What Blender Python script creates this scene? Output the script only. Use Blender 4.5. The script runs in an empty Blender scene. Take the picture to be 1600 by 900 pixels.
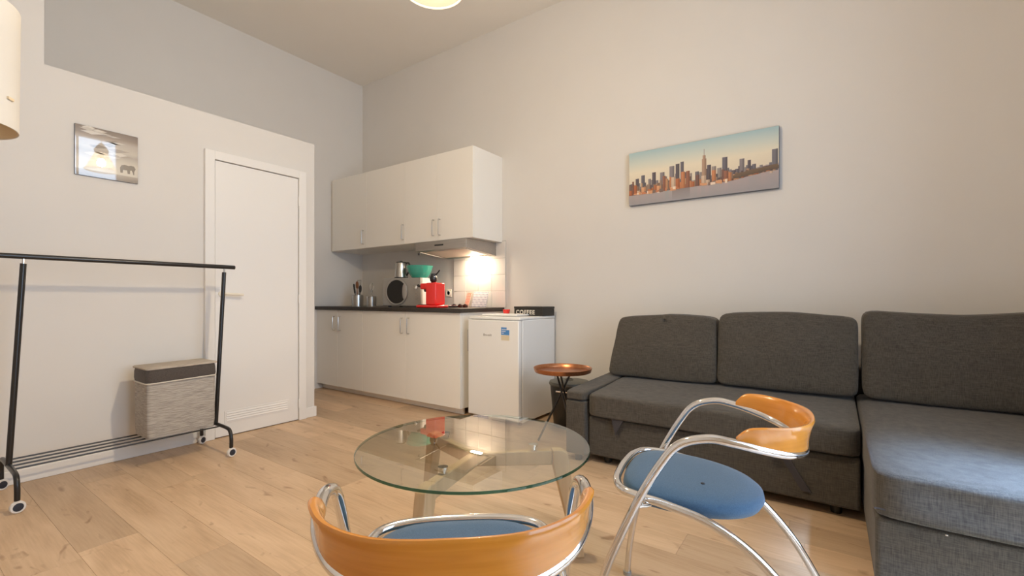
import bpy, bmesh, math, random
from mathutils import Vector, Matrix, noise
random.seed(7)
sc = bpy.context.scene
COL = sc.collection
PI = math.pi

# ------------------------------------------------------------------ camera
YAW = math.radians(35.1)
cam_d = bpy.data.cameras.new('camera')
cam_d.sensor_width = 36.0
cam_d.lens = 36.0 * 709 / 1600
cam_d.shift_y = 17 / 1600
cam_d.clip_start = 0.02
cam = bpy.data.objects.new('camera', cam_d)
cam.location = (0, 0, 1.0)
cam.rotation_euler = (PI / 2, 0, YAW)
COL.objects.link(cam)
sc.camera = cam

# ------------------------------------------------------------------ world, daylight, exposure
world = bpy.data.worlds.new('sky')
sc.world = world
world.use_nodes = True
bg = world.node_tree.nodes['Background']
bg.inputs[0].default_value = (0.62, 0.76, 1.0, 1)
bg.inputs[1].default_value = 1.0
def area_light(name, size, loc, aim, watts, col, spread):
    L = bpy.data.lights.new(name, 'AREA'); L.shape = 'RECTANGLE'
    L.size, L.size_y = size; L.energy = watts; L.color = col; L.spread = math.radians(spread)
    o = bpy.data.objects.new(name, L); o.location = loc
    o.rotation_euler = Vector(aim).to_track_quat('-Z', 'Y').to_euler(); COL.objects.link(o)
    return o
# daylight outside the window: the bright street level opposite and an added sky beam
area_light('window_daylight', (1.9, 2.95), (1.42, 1.25, 1.82), (-1, 0, 0), 58, (0.60, 0.78, 1.0), 140)
area_light('sky_beam', (2.3, 1.5), (2.31, 0.92, 4.71), (-0.34, 0.07, -0.94), 180, (0.36, 0.58, 1.0), 15)  # added narrow beam, aimed to light only the chaise
sc.view_settings.view_transform = 'Standard'
sc.view_settings.look = 'None'
sc.view_settings.gamma = 1
sc.view_settings.use_curve_mapping = False
sc.view_settings.exposure = 0.02
sc.cycles.use_denoising = True
sc.cycles.max_bounces = 10
sc.cycles.diffuse_bounces = 8
sc.cycles.transparent_max_bounces = 12
sc.cycles.sample_clamp_indirect = 6
sc.cycles.caustics_reflective = False
sc.cycles.caustics_refractive = False

# ------------------------------------------------------------------ materials
def new_mat(name):
    m = bpy.data.materials.new(name)
    m.use_nodes = True
    nt = m.node_tree
    return m, nt, nt.nodes['Principled BSDF']

def pbsdf(name, col, rough=0.5, metal=0.0, spec=0.5, coat=0.0, sheen=0.0):
    m, nt, b = new_mat(name)
    b.inputs['Base Color'].default_value = (*col, 1)
    b.inputs['Roughness'].default_value = rough
    b.inputs['Metallic'].default_value = metal
    b.inputs['Specular IOR Level'].default_value = spec
    b.inputs['Coat Weight'].default_value = coat
    b.inputs['Sheen Weight'].default_value = sheen
    return m

def noisy(name, c1, c2, scale=(20, 20, 20), rough=0.6, bump=0.0, detail=4, spec=0.4, coords='Object', metal=0, lo=0.3, hi=0.7, sheen=0.0, coat=0.0, bdist=0.002):
    """two tones mixed by a stretched noise, with optional relief"""
    m, nt, b = new_mat(name)
    N, L = nt.nodes, nt.links
    tc = N.new('ShaderNodeTexCoord')
    mp = N.new('ShaderNodeMapping'); mp.inputs['Scale'].default_value = scale
    nz = N.new('ShaderNodeTexNoise'); nz.inputs['Scale'].default_value = 1.0; nz.inputs['Detail'].default_value = detail
    cr = N.new('ShaderNodeValToRGB')
    cr.color_ramp.elements[0].position = lo; cr.color_ramp.elements[0].color = (*c1, 1)
    cr.color_ramp.elements[1].position = hi; cr.color_ramp.elements[1].color = (*c2, 1)
    L.new(tc.outputs[coords], mp.inputs[0]); L.new(mp.outputs[0], nz.inputs['Vector'])
    L.new(nz.outputs['Fac'], cr.inputs[0]); L.new(cr.outputs[0], b.inputs['Base Color'])
    b.inputs['Roughness'].default_value = rough; b.inputs['Metallic'].default_value = metal
    b.inputs['Specular IOR Level'].default_value = spec
    b.inputs['Sheen Weight'].default_value = sheen; b.inputs['Coat Weight'].default_value = coat
    if bump:
        bp = N.new('ShaderNodeBump'); bp.inputs['Strength'].default_value = bump; bp.inputs['Distance'].default_value = bdist
        L.new(nz.outputs['Fac'], bp.inputs['Height']); L.new(bp.outputs[0], b.inputs['Normal'])
    return m

def weave(name, c1, c2, f=420.0, stretch=14.0, rough=0.9, bump=0.25, sheen=0.15):
    """cloth: two crossed sets of slubby threads"""
    m, nt, b = new_mat(name)
    N, L = nt.nodes, nt.links
    tc = N.new('ShaderNodeTexCoord')
    outs = []
    for sx in ((f / stretch, f / stretch, f), (f, f, f / stretch)):
        mp = N.new('ShaderNodeMapping'); mp.inputs['Scale'].default_value = sx
        nz = N.new('ShaderNodeTexNoise'); nz.inputs['Scale'].default_value = 1; nz.inputs['Detail'].default_value = 3
        L.new(tc.outputs['Object'], mp.inputs[0]); L.new(mp.outputs[0], nz.inputs['Vector'])
        outs.append(nz.outputs['Fac'])
    ad = N.new('ShaderNodeMath'); ad.operation = 'ADD'; L.new(outs[0], ad.inputs[0]); L.new(outs[1], ad.inputs[1])
    ml = N.new('ShaderNodeMath'); ml.operation = 'MULTIPLY'; ml.inputs[1].default_value = 0.5; L.new(ad.outputs[0], ml.inputs[0])
    cr = N.new('ShaderNodeValToRGB')
    cr.color_ramp.elements[0].position = 0.32; cr.color_ramp.elements[0].color = (*c1, 1)
    cr.color_ramp.elements[1].position = 0.68; cr.color_ramp.elements[1].color = (*c2, 1)
    L.new(ml.outputs[0], cr.inputs[0]); L.new(cr.outputs[0], b.inputs['Base Color'])
    b.inputs['Roughness'].default_value = rough
    b.inputs['Specular IOR Level'].default_value = 0.2
    b.inputs['Sheen Weight'].default_value = sheen
    bp = N.new('ShaderNodeBump'); bp.inputs['Strength'].default_value = bump; bp.inputs['Distance'].default_value = 0.002
    L.new(ml.outputs[0], bp.inputs['Height']); L.new(bp.outputs[0], b.inputs['Normal'])
    return m

def emit(name, col, s):
    m = bpy.data.materials.new(name); m.use_nodes = True
    nt = m.node_tree; nt.nodes.clear()
    o = nt.nodes.new('ShaderNodeOutputMaterial'); e = nt.nodes.new('ShaderNodeEmission')
    e.inputs[0].default_value = (*col, 1); e.inputs[1].default_value = s
    nt.links.new(e.outputs[0], o.inputs[0])
    return m

def sheet_glass(name, tint, ior=1.5, rough=0.0, diffuse=0.0, dcol=(1, 1, 1), boost=1.0, transl=False):
    """thin clear sheet: fresnel mirror over tinted see-through (plus an optional frosting)"""
    m = bpy.data.materials.new(name); m.use_nodes = True
    nt = m.node_tree; nt.nodes.clear(); N, L = nt.nodes, nt.links
    o = N.new('ShaderNodeOutputMaterial')
    t = N.new('ShaderNodeBsdfTransparent'); t.inputs[0].default_value = (*tint, 1)
    g = N.new('ShaderNodeBsdfGlossy'); g.inputs['Roughness'].default_value = rough
    fr = N.new('ShaderNodeFresnel'); fr.inputs[0].default_value = ior
    mu = N.new('ShaderNodeMath'); mu.operation = 'MULTIPLY'; mu.inputs[1].default_value = boost; mu.use_clamp = True
    geo = N.new('ShaderNodeNewGeometry')           # only the outer face mirrors, so light is not trapped inside
    inv = N.new('ShaderNodeMath'); inv.operation = 'SUBTRACT'; inv.inputs[0].default_value = 1.0
    L.new(geo.outputs['Backfacing'], inv.inputs[1])
    m2 = N.new('ShaderNodeMath'); m2.operation = 'MULTIPLY'
    L.new(fr.outputs[0], m2.inputs[0]); L.new(inv.outputs[0], m2.inputs[1]); L.new(m2.outputs[0], mu.inputs[0])
    base = t.outputs[0]
    if diffuse:
        d = N.new('ShaderNodeBsdfTranslucent' if transl else 'ShaderNodeBsdfDiffuse'); d.inputs[0].default_value = (*dcol, 1)
        mx = N.new('ShaderNodeMixShader'); mx.inputs[0].default_value = diffuse
        L.new(t.outputs[0], mx.inputs[1]); L.new(d.outputs[0], mx.inputs[2]); base = mx.outputs[0]
        if transl:                                  # a trace of milky scatter so the lit inside of a shade reads pale
            ds = N.new('ShaderNodeBsdfDiffuse'); ds.inputs[0].default_value = (*dcol, 1)
            mm = N.new('ShaderNodeMixShader'); mm.inputs[0].default_value = 0.008
            L.new(base, mm.inputs[1]); L.new(ds.outputs[0], mm.inputs[2]); base = mm.outputs[0]
        else:                              # an edge seen from inside the sheet stays clear
            t2 = N.new('ShaderNodeBsdfTransparent'); t2.inputs[0].default_value = (0.72, 0.84, 0.78, 1)
            mb_ = N.new('ShaderNodeMixShader'); L.new(geo.outputs['Backfacing'], mb_.inputs[0])
            L.new(base, mb_.inputs[1]); L.new(t2.outputs[0], mb_.inputs[2]); base = mb_.outputs[0]
    mix = N.new('ShaderNodeMixShader')
    L.new(mu.outputs[0], mix.inputs[0]); L.new(base, mix.inputs[1]); L.new(g.outputs[0], mix.inputs[2])
    L.new(mix.outputs[0], o.inputs[0])
    return m

def floor_mat():
    m, nt, b = new_mat('oak_laminate')
    N, L = nt.nodes, nt.links
    geo = N.new('ShaderNodeNewGeometry'); oi = N.new('ShaderNodeObjectInfo')
    cmb = N.new('ShaderNodeCombineXYZ')
    mr = N.new('ShaderNodeMath'); mr.operation = 'MULTIPLY'; mr.inputs[1].default_value = 37.0
    L.new(oi.outputs['Random'], mr.inputs[0]); L.new(mr.outputs[0], cmb.inputs[2]); L.new(mr.outputs[0], cmb.inputs[0])
    ad = N.new('ShaderNodeVectorMath'); ad.operation = 'ADD'
    L.new(geo.outputs['Position'], ad.inputs[0]); L.new(cmb.outputs[0], ad.inputs[1])
    def nz(scale, detail, dist=0.0):
        mp = N.new('ShaderNodeMapping'); mp.inputs['Scale'].default_value = scale
        n = N.new('ShaderNodeTexNoise'); n.inputs['Scale'].default_value = 1; n.inputs['Detail'].default_value = detail
        n.inputs['Distortion'].default_value = dist
        L.new(ad.outputs[0], mp.inputs[0]); L.new(mp.outputs[0], n.inputs['Vector']); return n.outputs['Fac']
    broad = nz((1.6, 9, 1), 3, 0.6); grain = nz((7, 120, 1), 4); knots = nz((6, 16, 1), 2, 1.0)
    cr = N.new('ShaderNodeValToRGB')
    e = cr.color_ramp.elements
    e[0].position = 0.25; e[0].color = (0.40, 0.265, 0.155, 1)
    e[1].position = 0.75; e[1].color = (0.66, 0.485, 0.325, 1)
    k = e.new(0.5); k.color = (0.55, 0.385, 0.245, 1)
    mxf = N.new('ShaderNodeMath'); mxf.operation = 'MULTIPLY_ADD'; mxf.inputs[1].default_value = 0.35
    L.new(grain, mxf.inputs[0])
    sb = N.new('ShaderNodeMath'); sb.operation = 'MULTIPLY'; sb.inputs[1].default_value = 0.65; L.new(broad, sb.inputs[0])
    L.new(sb.outputs[0], mxf.inputs[2]); L.new(mxf.outputs[0], cr.inputs[0])
    # knots
    kr = N.new('ShaderNodeValToRGB'); kr.color_ramp.elements[0].position = 0.24; kr.color_ramp.elements[0].color = (0.62, 0.55, 0.5, 1)
    kr.color_ramp.elements[1].position = 0.36; kr.color_ramp.elements[1].color = (1, 1, 1, 1)
    L.new(knots, kr.inputs[0])
    mk = N.new('ShaderNodeMixRGB'); mk.blend_type = 'MULTIPLY'; mk.inputs[0].default_value = 1
    L.new(cr.outputs[0], mk.inputs[1]); L.new(kr.outputs[0], mk.inputs[2])
    # every board its own tone
    tr = N.new('ShaderNodeMapRange'); tr.inputs[3].default_value = 0.86; tr.inputs[4].default_value = 1.14
    L.new(oi.outputs['Random'], tr.inputs[0])
    mt = N.new('ShaderNodeVectorMath'); mt.operation = 'SCALE'
    L.new(mk.outputs[0], mt.inputs[0]); L.new(tr.outputs[0], mt.inputs['Scale'])
    L.new(mt.outputs[0], b.inputs['Base Color'])
    b.inputs['Roughness'].default_value = 0.42; b.inputs['Specular IOR Level'].default_value = 0.4
    bp = N.new('ShaderNodeBump'); bp.inputs['Strength'].default_value = 0.12; bp.inputs['Distance'].default_value = 0.001
    L.new(grain, bp.inputs['Height']); L.new(bp.outputs[0], b.inputs['Normal'])
    return m

def vcol_mat(name, rough=0.5, coat=0.0, attr='Col'):
    m, nt, b = new_mat(name)
    a = nt.nodes.new('ShaderNodeAttribute'); a.attribute_name = attr
    nt.links.new(a.outputs['Color'], b.inputs['Base Color'])
    b.inputs['Roughness'].default_value = rough; b.inputs['Coat Weight'].default_value = coat
    b.inputs['Coat Roughness'].default_value = 0.01; b.inputs['Coat IOR'].default_value = 1.9
    return m

M = {}
M['wall'] = noisy('wall_paint', (0.70, 0.675, 0.64), (0.715, 0.69, 0.655), (3, 3, 3), 0.75, spec=0.25)
M['ceiling'] = noisy('ceiling_paint', (0.79, 0.75, 0.69), (0.805, 0.765, 0.705), (2, 2, 2), 0.85, spec=0.2)
M['white'] = pbsdf('white_gloss_paint', (0.80, 0.785, 0.76), 0.38)
M['cab'] = pbsdf('white_melamine', (0.85, 0.82, 0.76), 0.35)
M['appl'] = pbsdf('white_enamel', (0.80, 0.80, 0.79), 0.25)
M['counter'] = noisy('dark_laminate', (0.028, 0.022, 0.018), (0.05, 0.04, 0.033), (60, 60, 60), 0.4)
M['dark'] = pbsdf('dark_gap', (0.02, 0.018, 0.016), 0.8)
M['steel'] = noisy('brushed_steel', (0.55, 0.54, 0.52), (0.66, 0.65, 0.63), (4, 300, 300), 0.28, metal=1)
M['hood'] = noisy('hood_metal', (0.42, 0.39, 0.36), (0.5, 0.47, 0.43), (4, 200, 200), 0.38, metal=0.8)
M['filter'] = noisy('hood_filter', (0.62, 0.52, 0.44), (0.70, 0.60, 0.50), (300, 300, 10), 0.5, metal=0.3)
M['chrome'] = pbsdf('chrome', (0.78, 0.77, 0.76), 0.07, 1.0)
M['black'] = pbsdf('black_powder_coat', (0.016, 0.014, 0.013), 0.28)
M['blackp'] = pbsdf('black_plastic', (0.018, 0.017, 0.016), 0.3)
M['silver'] = pbsdf('silver_plastic', (0.38, 0.365, 0.34), 0.35, 0.3)
M['floor'] = floor_mat()
M['joint'] = pbsdf('floor_joint', (0.30, 0.21, 0.135), 0.8)
M['sofa'] = weave('charcoal_weave', (0.038, 0.033, 0.027), (0.098, 0.086, 0.070), 330, 12)
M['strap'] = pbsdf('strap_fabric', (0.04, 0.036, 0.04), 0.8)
M['tab'] = pbsdf('tan_tab', (0.20, 0.165, 0.12), 0.7)
M['seat'] = weave('blue_wool', (0.036, 0.082, 0.150), (0.076, 0.142, 0.232), 700, 2.0, bump=0.5, sheen=0.2)
M['button'] = pbsdf('dark_button', (0.01, 0.012, 0.02), 0.6)
M['beech'] = noisy('honey_beech', (0.52, 0.19, 0.018), (0.62, 0.245, 0.030), (6, 6, 90), 0.24, coat=0.5)
M['oak'] = noisy('pale_oak', (0.50, 0.33, 0.175), (0.62, 0.43, 0.25), (30, 30, 3), 0.45)
M['glass'] = sheet_glass('table_glass', (0.93, 0.955, 0.925), 1.5, boost=1.95)
M['glass_edge'] = sheet_glass('table_glass_edge', (0.05, 0.16, 0.11), 1.5, 0.05, diffuse=0.3, dcol=(0.03, 0.13, 0.09), boost=1.2)
M['pane'] = sheet_glass('window_pane', (0.97, 0.98, 0.98), 1.45)
M['shade'] = sheet_glass('pendant_frosted_glass', (0.93, 0.90, 0.84), 1.45, 0.1, diffuse=0.42, dcol=(0.9, 0.83, 0.7), transl=True)
M['bulb'] = emit('bulb_glow', (1.0, 0.795, 0.525), 2550)
M['hoodlamp'] = emit('hood_lamp_glow', (1.0, 0.78, 0.54), 480)
M['paper'] = pbsdf('paper_shade', (0.66, 0.63, 0.58), 0.7)
M['paper_in'] = pbsdf('paper_shade_lining', (0.72, 0.58, 0.38), 0.8)
M['copper'] = noisy('copper_tray', (0.40, 0.165, 0.075), (0.48, 0.21, 0.10), (40, 40, 40), 0.3, metal=0.9)
M['wicker'] = noisy('grey_wicker', (0.255, 0.232, 0.205), (0.47, 0.435, 0.39), (16, 16, 300), 0.85, bump=0.6, detail=5, lo=0.33, hi=0.62, bdist=0.004)
M['wicker_lid'] = noisy('grey_wicker_lid', (0.33, 0.285, 0.235), (0.50, 0.44, 0.37), (190, 20, 20), 0.85, bump=0.5, bdist=0.003)
M['liner'] = weave('liner_cloth', (0.05, 0.042, 0.037), (0.11, 0.094, 0.084), 500, 4)
M['piping'] = pbsdf('liner_piping', (0.62, 0.58, 0.50), 0.8)
M['grey_plastic'] = pbsdf('grey_bin', (0.026, 0.024, 0.019), 0.4)
M['lid_plastic'] = pbsdf('grey_bin_lid', (0.105, 0.098, 0.075), 0.45)
M['rubber'] = pbsdf('caster_white', (0.72, 0.70, 0.68), 0.5)
M['hub'] = pbsdf('caster_hub', (0.025, 0.03, 0.045), 0.5)
M['red'] = pbsdf('red_plastic', (0.80, 0.022, 0.018), 0.22, coat=0.4)
M['teal'] = pbsdf('teal_glaze', (0.045, 0.36, 0.27), 0.12, coat=0.6)
M['spoon'] = pbsdf('spoon_wood', (0.24, 0.09, 0.03), 0.5)
M['tile'] = pbsdf('white_tile', (0.80, 0.77, 0.73), 0.12, coat=0.3)
M['grout'] = pbsdf('grout', (0.56, 0.53, 0.49), 0.9)
M['ivory'] = pbsdf('ivory_plastic', (0.80, 0.74, 0.62), 0.4)
M['porcelain'] = pbsdf('white_porcelain', (0.82, 0.81, 0.79), 0.15)
M['brown'] = pbsdf('brown_jar', (0.07, 0.022, 0.012), 0.3)
M['letters'] = pbsdf('letter_cream', (0.74, 0.69, 0.60), 0.6)
M['coffee_box'] = pbsdf('black_card', (0.022, 0.02, 0.017), 0.5)
M['logo'] = pbsdf('logo_grey', (0.16, 0.15, 0.14), 0.4)
M['blue_label'] = pbsdf('blue_label', (0.075, 0.24, 0.55), 0.4)
M['cream_label'] = pbsdf('cream_label', (0.66, 0.58, 0.42), 0.5)
M['print'] = vcol_mat('printed_canvas', 0.6)
M['gloss_print'] = vcol_mat('glossy_print', 0.35, 1.0)
M['canvas_side'] = pbsdf('canvas_edge', (0.16, 0.17, 0.2), 0.7)
M['cord'] = pbsdf('cord_white', (0.7, 0.68, 0.64), 0.6)
M['brass'] = pbsdf('cap_brass', (0.32, 0.27, 0.22), 0.35, 0.7)

# ------------------------------------------------------------------ mesh helpers
class MB:
    def __init__(s): s.v = []; s.f = []; s.m = []
    def add(s, vs, fs, mi=0):
        k = len(s.v); s.v += [tuple(p) for p in vs]
        for f in fs: s.f.append(tuple(i + k for i in f)); s.m.append(mi)
        return s
    def box(s, a, b, mi=0):
        x0, y0, z0 = a; x1, y1, z1 = b
        vs = [(x0,y0,z0),(x1,y0,z0),(x1,y1,z0),(x0,y1,z0),(x0,y0,z1),(x1,y0,z1),(x1,y1,z1),(x0,y1,z1)]
        return s.add(vs, [(0,3,2,1),(4,5,6,7),(0,1,5,4),(1,2,6,5),(2,3,7,6),(3,0,4,7)], mi)
    def lathe(s, prof, n=32, c=(0,0,0), mi=0, closed=False):
        """profile of (r, z) turned round the z axis"""
        vs = []; fs = []
        m = len(prof)
        for r, z in prof:
            for i in range(n):
                a = 2 * PI * i / n
                vs.append((c[0] + r * math.cos(a), c[1] + r * math.sin(a), c[2] + z))
        for j in range(m if closed else m - 1):
            for i in range(n):
                j2 = (j + 1) % m
                fs.append((j*n+i, j*n+(i+1)%n, j2*n+(i+1)%n, j2*n+i))
        if not closed:
            if prof[0][0] > 1e-6: fs.append(tuple(range(n-1, -1, -1)))
            if prof[-1][0] > 1e-6: fs.append(tuple((m-1)*n + i for i in range(n)))
        return s.add(vs, fs, mi)
    def tube(s, pts, r, n=12, mi=0, smooth=0, closed=False):
        pts = [Vector(p) for p in pts]
        if smooth: pts = spline(pts, smooth, closed)
        k = len(pts); vs = []; fs = []
        up = None
        for i, p in enumerate(pts):
            if closed: t = pts[(i+1) % k] - pts[i-1]
            else: t = pts[min(i+1, k-1)] - pts[max(i-1, 0)]
            t.normalize()
            if up is None:
                up = Vector((0, 0, 1)) if abs(t.z) < 0.9 else Vector((1, 0, 0))
            sd = t.cross(up)
            sd.normalize(); up = sd.cross(t).normalized()
            rr = r[i] if isinstance(r, (list, tuple)) else r
            for j in range(n):
                a = 2 * PI * j / n
                vs.append(p + sd * (rr * math.cos(a)) + up * (rr * math.sin(a)))
        for i in range(k if closed else k - 1):
            i2 = (i + 1) % k
            for j in range(n):
                fs.append((i*n+j, i*n+(j+1)%n, i2*n+(j+1)%n, i2*n+j))
        if not closed:
            fs.append(tuple(range(n-1, -1, -1))); fs.append(tuple((k-1)*n + j for j in range(n)))
        return s.add(vs, fs, mi)
    def prism(s, poly, z0, z1, axis='z', mi=0):
        """polygon (a, b) extruded along an axis"""
        def P(a, b, c):
            return {'z': (a, b, c), 'y': (a, c, b), 'x': (c, a, b)}[axis]
        n = len(poly)
        vs = [P(a, b, z0) for a, b in poly] + [P(a, b, z1) for a, b in poly]
        fs = [tuple(range(n-1, -1, -1)), tuple(range(n, 2*n))] + [(i, (i+1)%n, n+(i+1)%n, n+i) for i in range(n)]
        return s.add(vs, fs, mi)
    def build(s, name, mats, parent=None, smooth=False, bevel=0, seg=2, loc=None, sub=0, ang=35):
        me = bpy.data.meshes.new(name)
        me.from_pydata(s.v, [], s.f)
        mats = mats if isinstance(mats, (list, tuple)) else [mats]
        for m in mats: me.materials.append(M[m] if isinstance(m, str) else m)
        for p, mi in zip(me.polygons, s.m): p.material_index = mi
        bm = bmesh.new(); bm.from_mesh(me); bmesh.ops.recalc_face_normals(bm, faces=bm.faces); bm.to_mesh(me); bm.free()
        if smooth:
            me.shade_smooth()
            if ang: me.set_sharp_from_angle(angle=math.radians(ang))
        o = bpy.data.objects.new(name, me); COL.objects.link(o)
        if parent is not None: o.parent = parent
        if loc is not None: o.location = loc
        if bevel:
            b = o.modifiers.new('bevel', 'BEVEL'); b.width = bevel; b.segments = seg; b.limit_method = 'ANGLE'
            b.harden_normals = False
            if seg > 1 and not smooth: me.shade_smooth(); me.set_sharp_from_angle(angle=math.radians(50))
        if sub:
            m = o.modifiers.new('sub', 'SUBSURF'); m.levels = sub; m.render_levels = sub
        return o

def spline(pts, k=8, closed=False):
    """Catmull-Rom through the points"""
    out = []; n = len(pts)
    rng = n if closed else n - 1
    for i in range(rng):
        p1, p2 = pts[i], pts[(i+1) % n]
        p0 = pts[i-1] if (closed or i > 0) else p1 * 2 - p2
        p3 = pts[(i+2) % n] if (closed or i + 2 < n) else p2 * 2 - p1
        for j in range(k):
            t = j / k
            out.append(0.5 * ((2*p1) + (p2-p0)*t + (2*p0-5*p1+4*p2-p3)*t*t + (3*p1-p0-3*p2+p3)*t**3))
    if not closed: out.append(pts[-1].copy())
    return out

def tag(o, label, cat, group=None, kind=None):
    if label: o['label'] = label
    if cat: o['category'] = cat
    if group: o['group'] = group
    if kind: o['kind'] = kind
    return o

def thing(name, label, cat, loc=(0, 0, 0), rz=0, group=None, kind=None):
    o = bpy.data.objects.new(name, None); COL.objects.link(o)
    o.empty_display_size = 0.1
    o.location = loc; o.rotation_euler = (0, 0, rz)
    return tag(o, label, cat, group, kind)

def cushion(w, d, h, k=7, seg=14, puff=0.0, wr=0.0, seed=0):
    """rounded box about the origin with bulging faces and faint creases"""
    bm = bmesh.new()
    bmesh.ops.create_cube(bm, size=2)
    bmesh.ops.subdivide_edges(bm, edges=bm.edges, cuts=seg, use_grid_fill=True)
    vs = []
    for v in bm.verts:
        p = v.co
        inf = max(abs(p.x), abs(p.y), abs(p.z))
        nk = (abs(p.x)**k + abs(p.y)**k + abs(p.z)**k) ** (1.0/k)
        q = p * (inf / nk)
        bx = (1 - q.x*q.x) ; by = (1 - q.y*q.y); bz = (1 - q.z*q.z)
        q = Vector((q.x, q.y * (1 + puff * max(bx, 0) * max(bz, 0)), q.z))
        r = Vector((q.x * w/2, q.y * d/2, q.z * h/2))
        if wr:
            n = noise.noise(Vector((r.x*5+seed*3.1, r.y*4, r.z*9+seed)))
            r += Vector((n*0.3, n, n*0.5)) * wr
        v.co = r
    me_v = [v.co.copy() for v in bm.verts]
    bm.verts.index_update()
    me_f = [tuple(x.index for x in f.verts) for f in bm.faces]
    bm.free()
    mb = MB(); mb.add(me_v, me_f)
    return mb

# ------------------------------------------------------------------ the room
XA, XR, YB, YF, XW, ZC = -3.61, -4.70, 3.50, -1.25, 1.15, 3.605
BOXY, BOXZ, STEPY = 2.20, 2.317, 0.573
def struct(name, mb, mat, label, cat, parent=None, **k):
    o = mb.build(name, mat, parent, **k)
    return tag(o, label, cat, kind='structure')

fl = struct('floor', MB().box((XR - .1, YF - .1, -0.10), (XW + .1, YB + .1, -0.0085)), 'joint',
            'light oak laminate plank floor of the whole room', 'floor')
row = 0; y = YF; PWID, PLEN = 0.192, 1.285
while y < YB - 0.001:
    y1 = min(y + PWID, YB)
    x = XR - ((row * 0.47 + (row % 3) * 0.21) % 1.0) * PLEN
    while x < XW:
        xa, xb = max(x, XR), min(x + PLEN, XW)
        if xb - xa > 0.01:
            cx, cy = (xa + xb) / 2, (y + y1) / 2
            hx, hy = (xb - xa) / 2 - 0.0003, (y1 - y) / 2 - 0.0003
            e = 0.0005
            p = MB().add([(-hx,-hy,-.009),(hx,-hy,-.009),(hx,hy,-.009),(-hx,hy,-.009),
                          (-hx,-hy,-e),(hx,-hy,-e),(hx,hy,-e),(-hx,hy,-e),
                          (-hx+e,-hy+e,0),(hx-e,-hy+e,0),(hx-e,hy-e,0),(-hx+e,hy-e,0)],
                         [(0,1,5,4),(1,2,6,5),(2,3,7,6),(3,0,4,7),(4,5,9,8),(5,6,10,9),(6,7,11,10),(7,4,8,11),(8,9,10,11)])
            p.build('plank', 'floor', fl, loc=(cx, cy, 0))
        x += PLEN
    y = y1; row += 1

struct('ceiling', MB().box((XR - .1, YF - .1, ZC), (XW + .3, YB + .1, ZC + .1)), 'ceiling',
       'plain painted ceiling in warm grey', 'ceiling')
struct('wall_left', MB().box((XR + .001, YF, 0), (XA, BOXY, BOXZ)).box((XR + .001, YF, BOXZ), (XA, STEPY, ZC)), 'wall',
       'grey boxed-out wall with the white door and stepped top edge', 'wall')
struct('wall_recess', MB().box((XR - .1, YF, 0), (XR, YB + .1, ZC)), 'wall',
       'set-back grey wall above the step and beside the kitchen', 'wall')
struct('wall_back', MB().box((XR, YB, 0), (XW + .1, YB + .1, ZC)), 'wall',
       'long grey wall behind kitchen units and corner sofa', 'wall')
struct('wall_front', MB().box((XR, YF - .1, 0), (XW + .1, YF, ZC)), 'white', 'plain white wall behind the viewer', 'wall')
# window wall with an opening
WY0, WY1, WZ0, WZ1 = 0.30, 2.13, 0.34, 3.30
struct('wall_right', MB().box((XW, YF, 0), (XW + .22, WY0, ZC)).box((XW, WY1, 0), (XW + .22, YB, ZC))
       .box((XW, WY0, 0), (XW + .22, WY1, WZ0)).box((XW, WY0, WZ1), (XW + .22, WY1, ZC)), 'wall',
       'grey wall with the tall window on the right', 'wall')
win = thing('window_1', 'tall white casement window with glazing bars', 'window', (XW + .12, 0, 0), kind='structure')
fw = 0.055
MB().box((-.03, WY0, WZ0), (.03, WY0 + fw, WZ1)).box((-.03, WY1 - fw, WZ0), (.03, WY1, WZ1)) \
    .box((-.03, WY0 + fw, WZ0), (.03, WY1 - fw, WZ0 + fw)).box((-.03, WY0 + fw, WZ1 - fw), (.03, WY1 - fw, WZ1)).build('window_frame', 'white', win)
ym = (WY0 + WY1) / 2
MB().box((-.03, ym - .035, WZ0 + fw), (.03, ym + .035, WZ1 - fw)).build('mullion', 'white', win)
MB().box((-.029, WY0 + fw, 2.42), (.029, WY1 - fw, 2.49)).build('transom', 'white', win)
for yy in (WY0 + fw + (ym - WY0 - fw) / 2, ym + (WY1 - fw - ym) / 2 + .02):
    MB().box((-.012, yy - .012, WZ0 + fw), (.012, yy + .012, WZ1 - fw)).build('glazing_bar', 'white', win)
for ya, yb in ((WY0 + fw, ym - .035), (ym + .035, WY1 - fw)):
    for za, zb in ((WZ0 + fw, 2.42), (2.49, WZ1 - fw)):
        MB().add([(0, ya, za), (0, yb, za), (0, yb, zb), (0, ya, zb)], [(0, 1, 2, 3)]).build('pane', 'pane', win)
MB().box((XW - .03, WY0 + .001, WZ0 + .0005), (XW + .089, WY1 - .001, WZ0 + .02)).build('window_sill', 'white', win).location = (-XW - .12, 0, 0)

# skirting
def skirting(name, a, b, label):
    struct(name, MB().box(a, b), 'white', label, 'skirting board', bevel=0.004, seg=2)
skirting('baseboard_left', (XA, YF, 0), (XA + .014, 1.364, .075), 'white skirting board under the clothes rack')
skirting('baseboard_corner', (XA, 2.114, 0), (XA + .014, BOXY + .014, .085), 'short white skirting piece right of the door frame')
skirting('baseboard_alcove', (XR, BOXY, 0), (XA, BOXY + .014, .085), 'white skirting along the kitchen side of the boxed wall')
skirting('baseboard_back', (-1.97, YB - .014, 0), (XW, YB, .075), 'white skirting behind bin and corner sofa')

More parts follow.
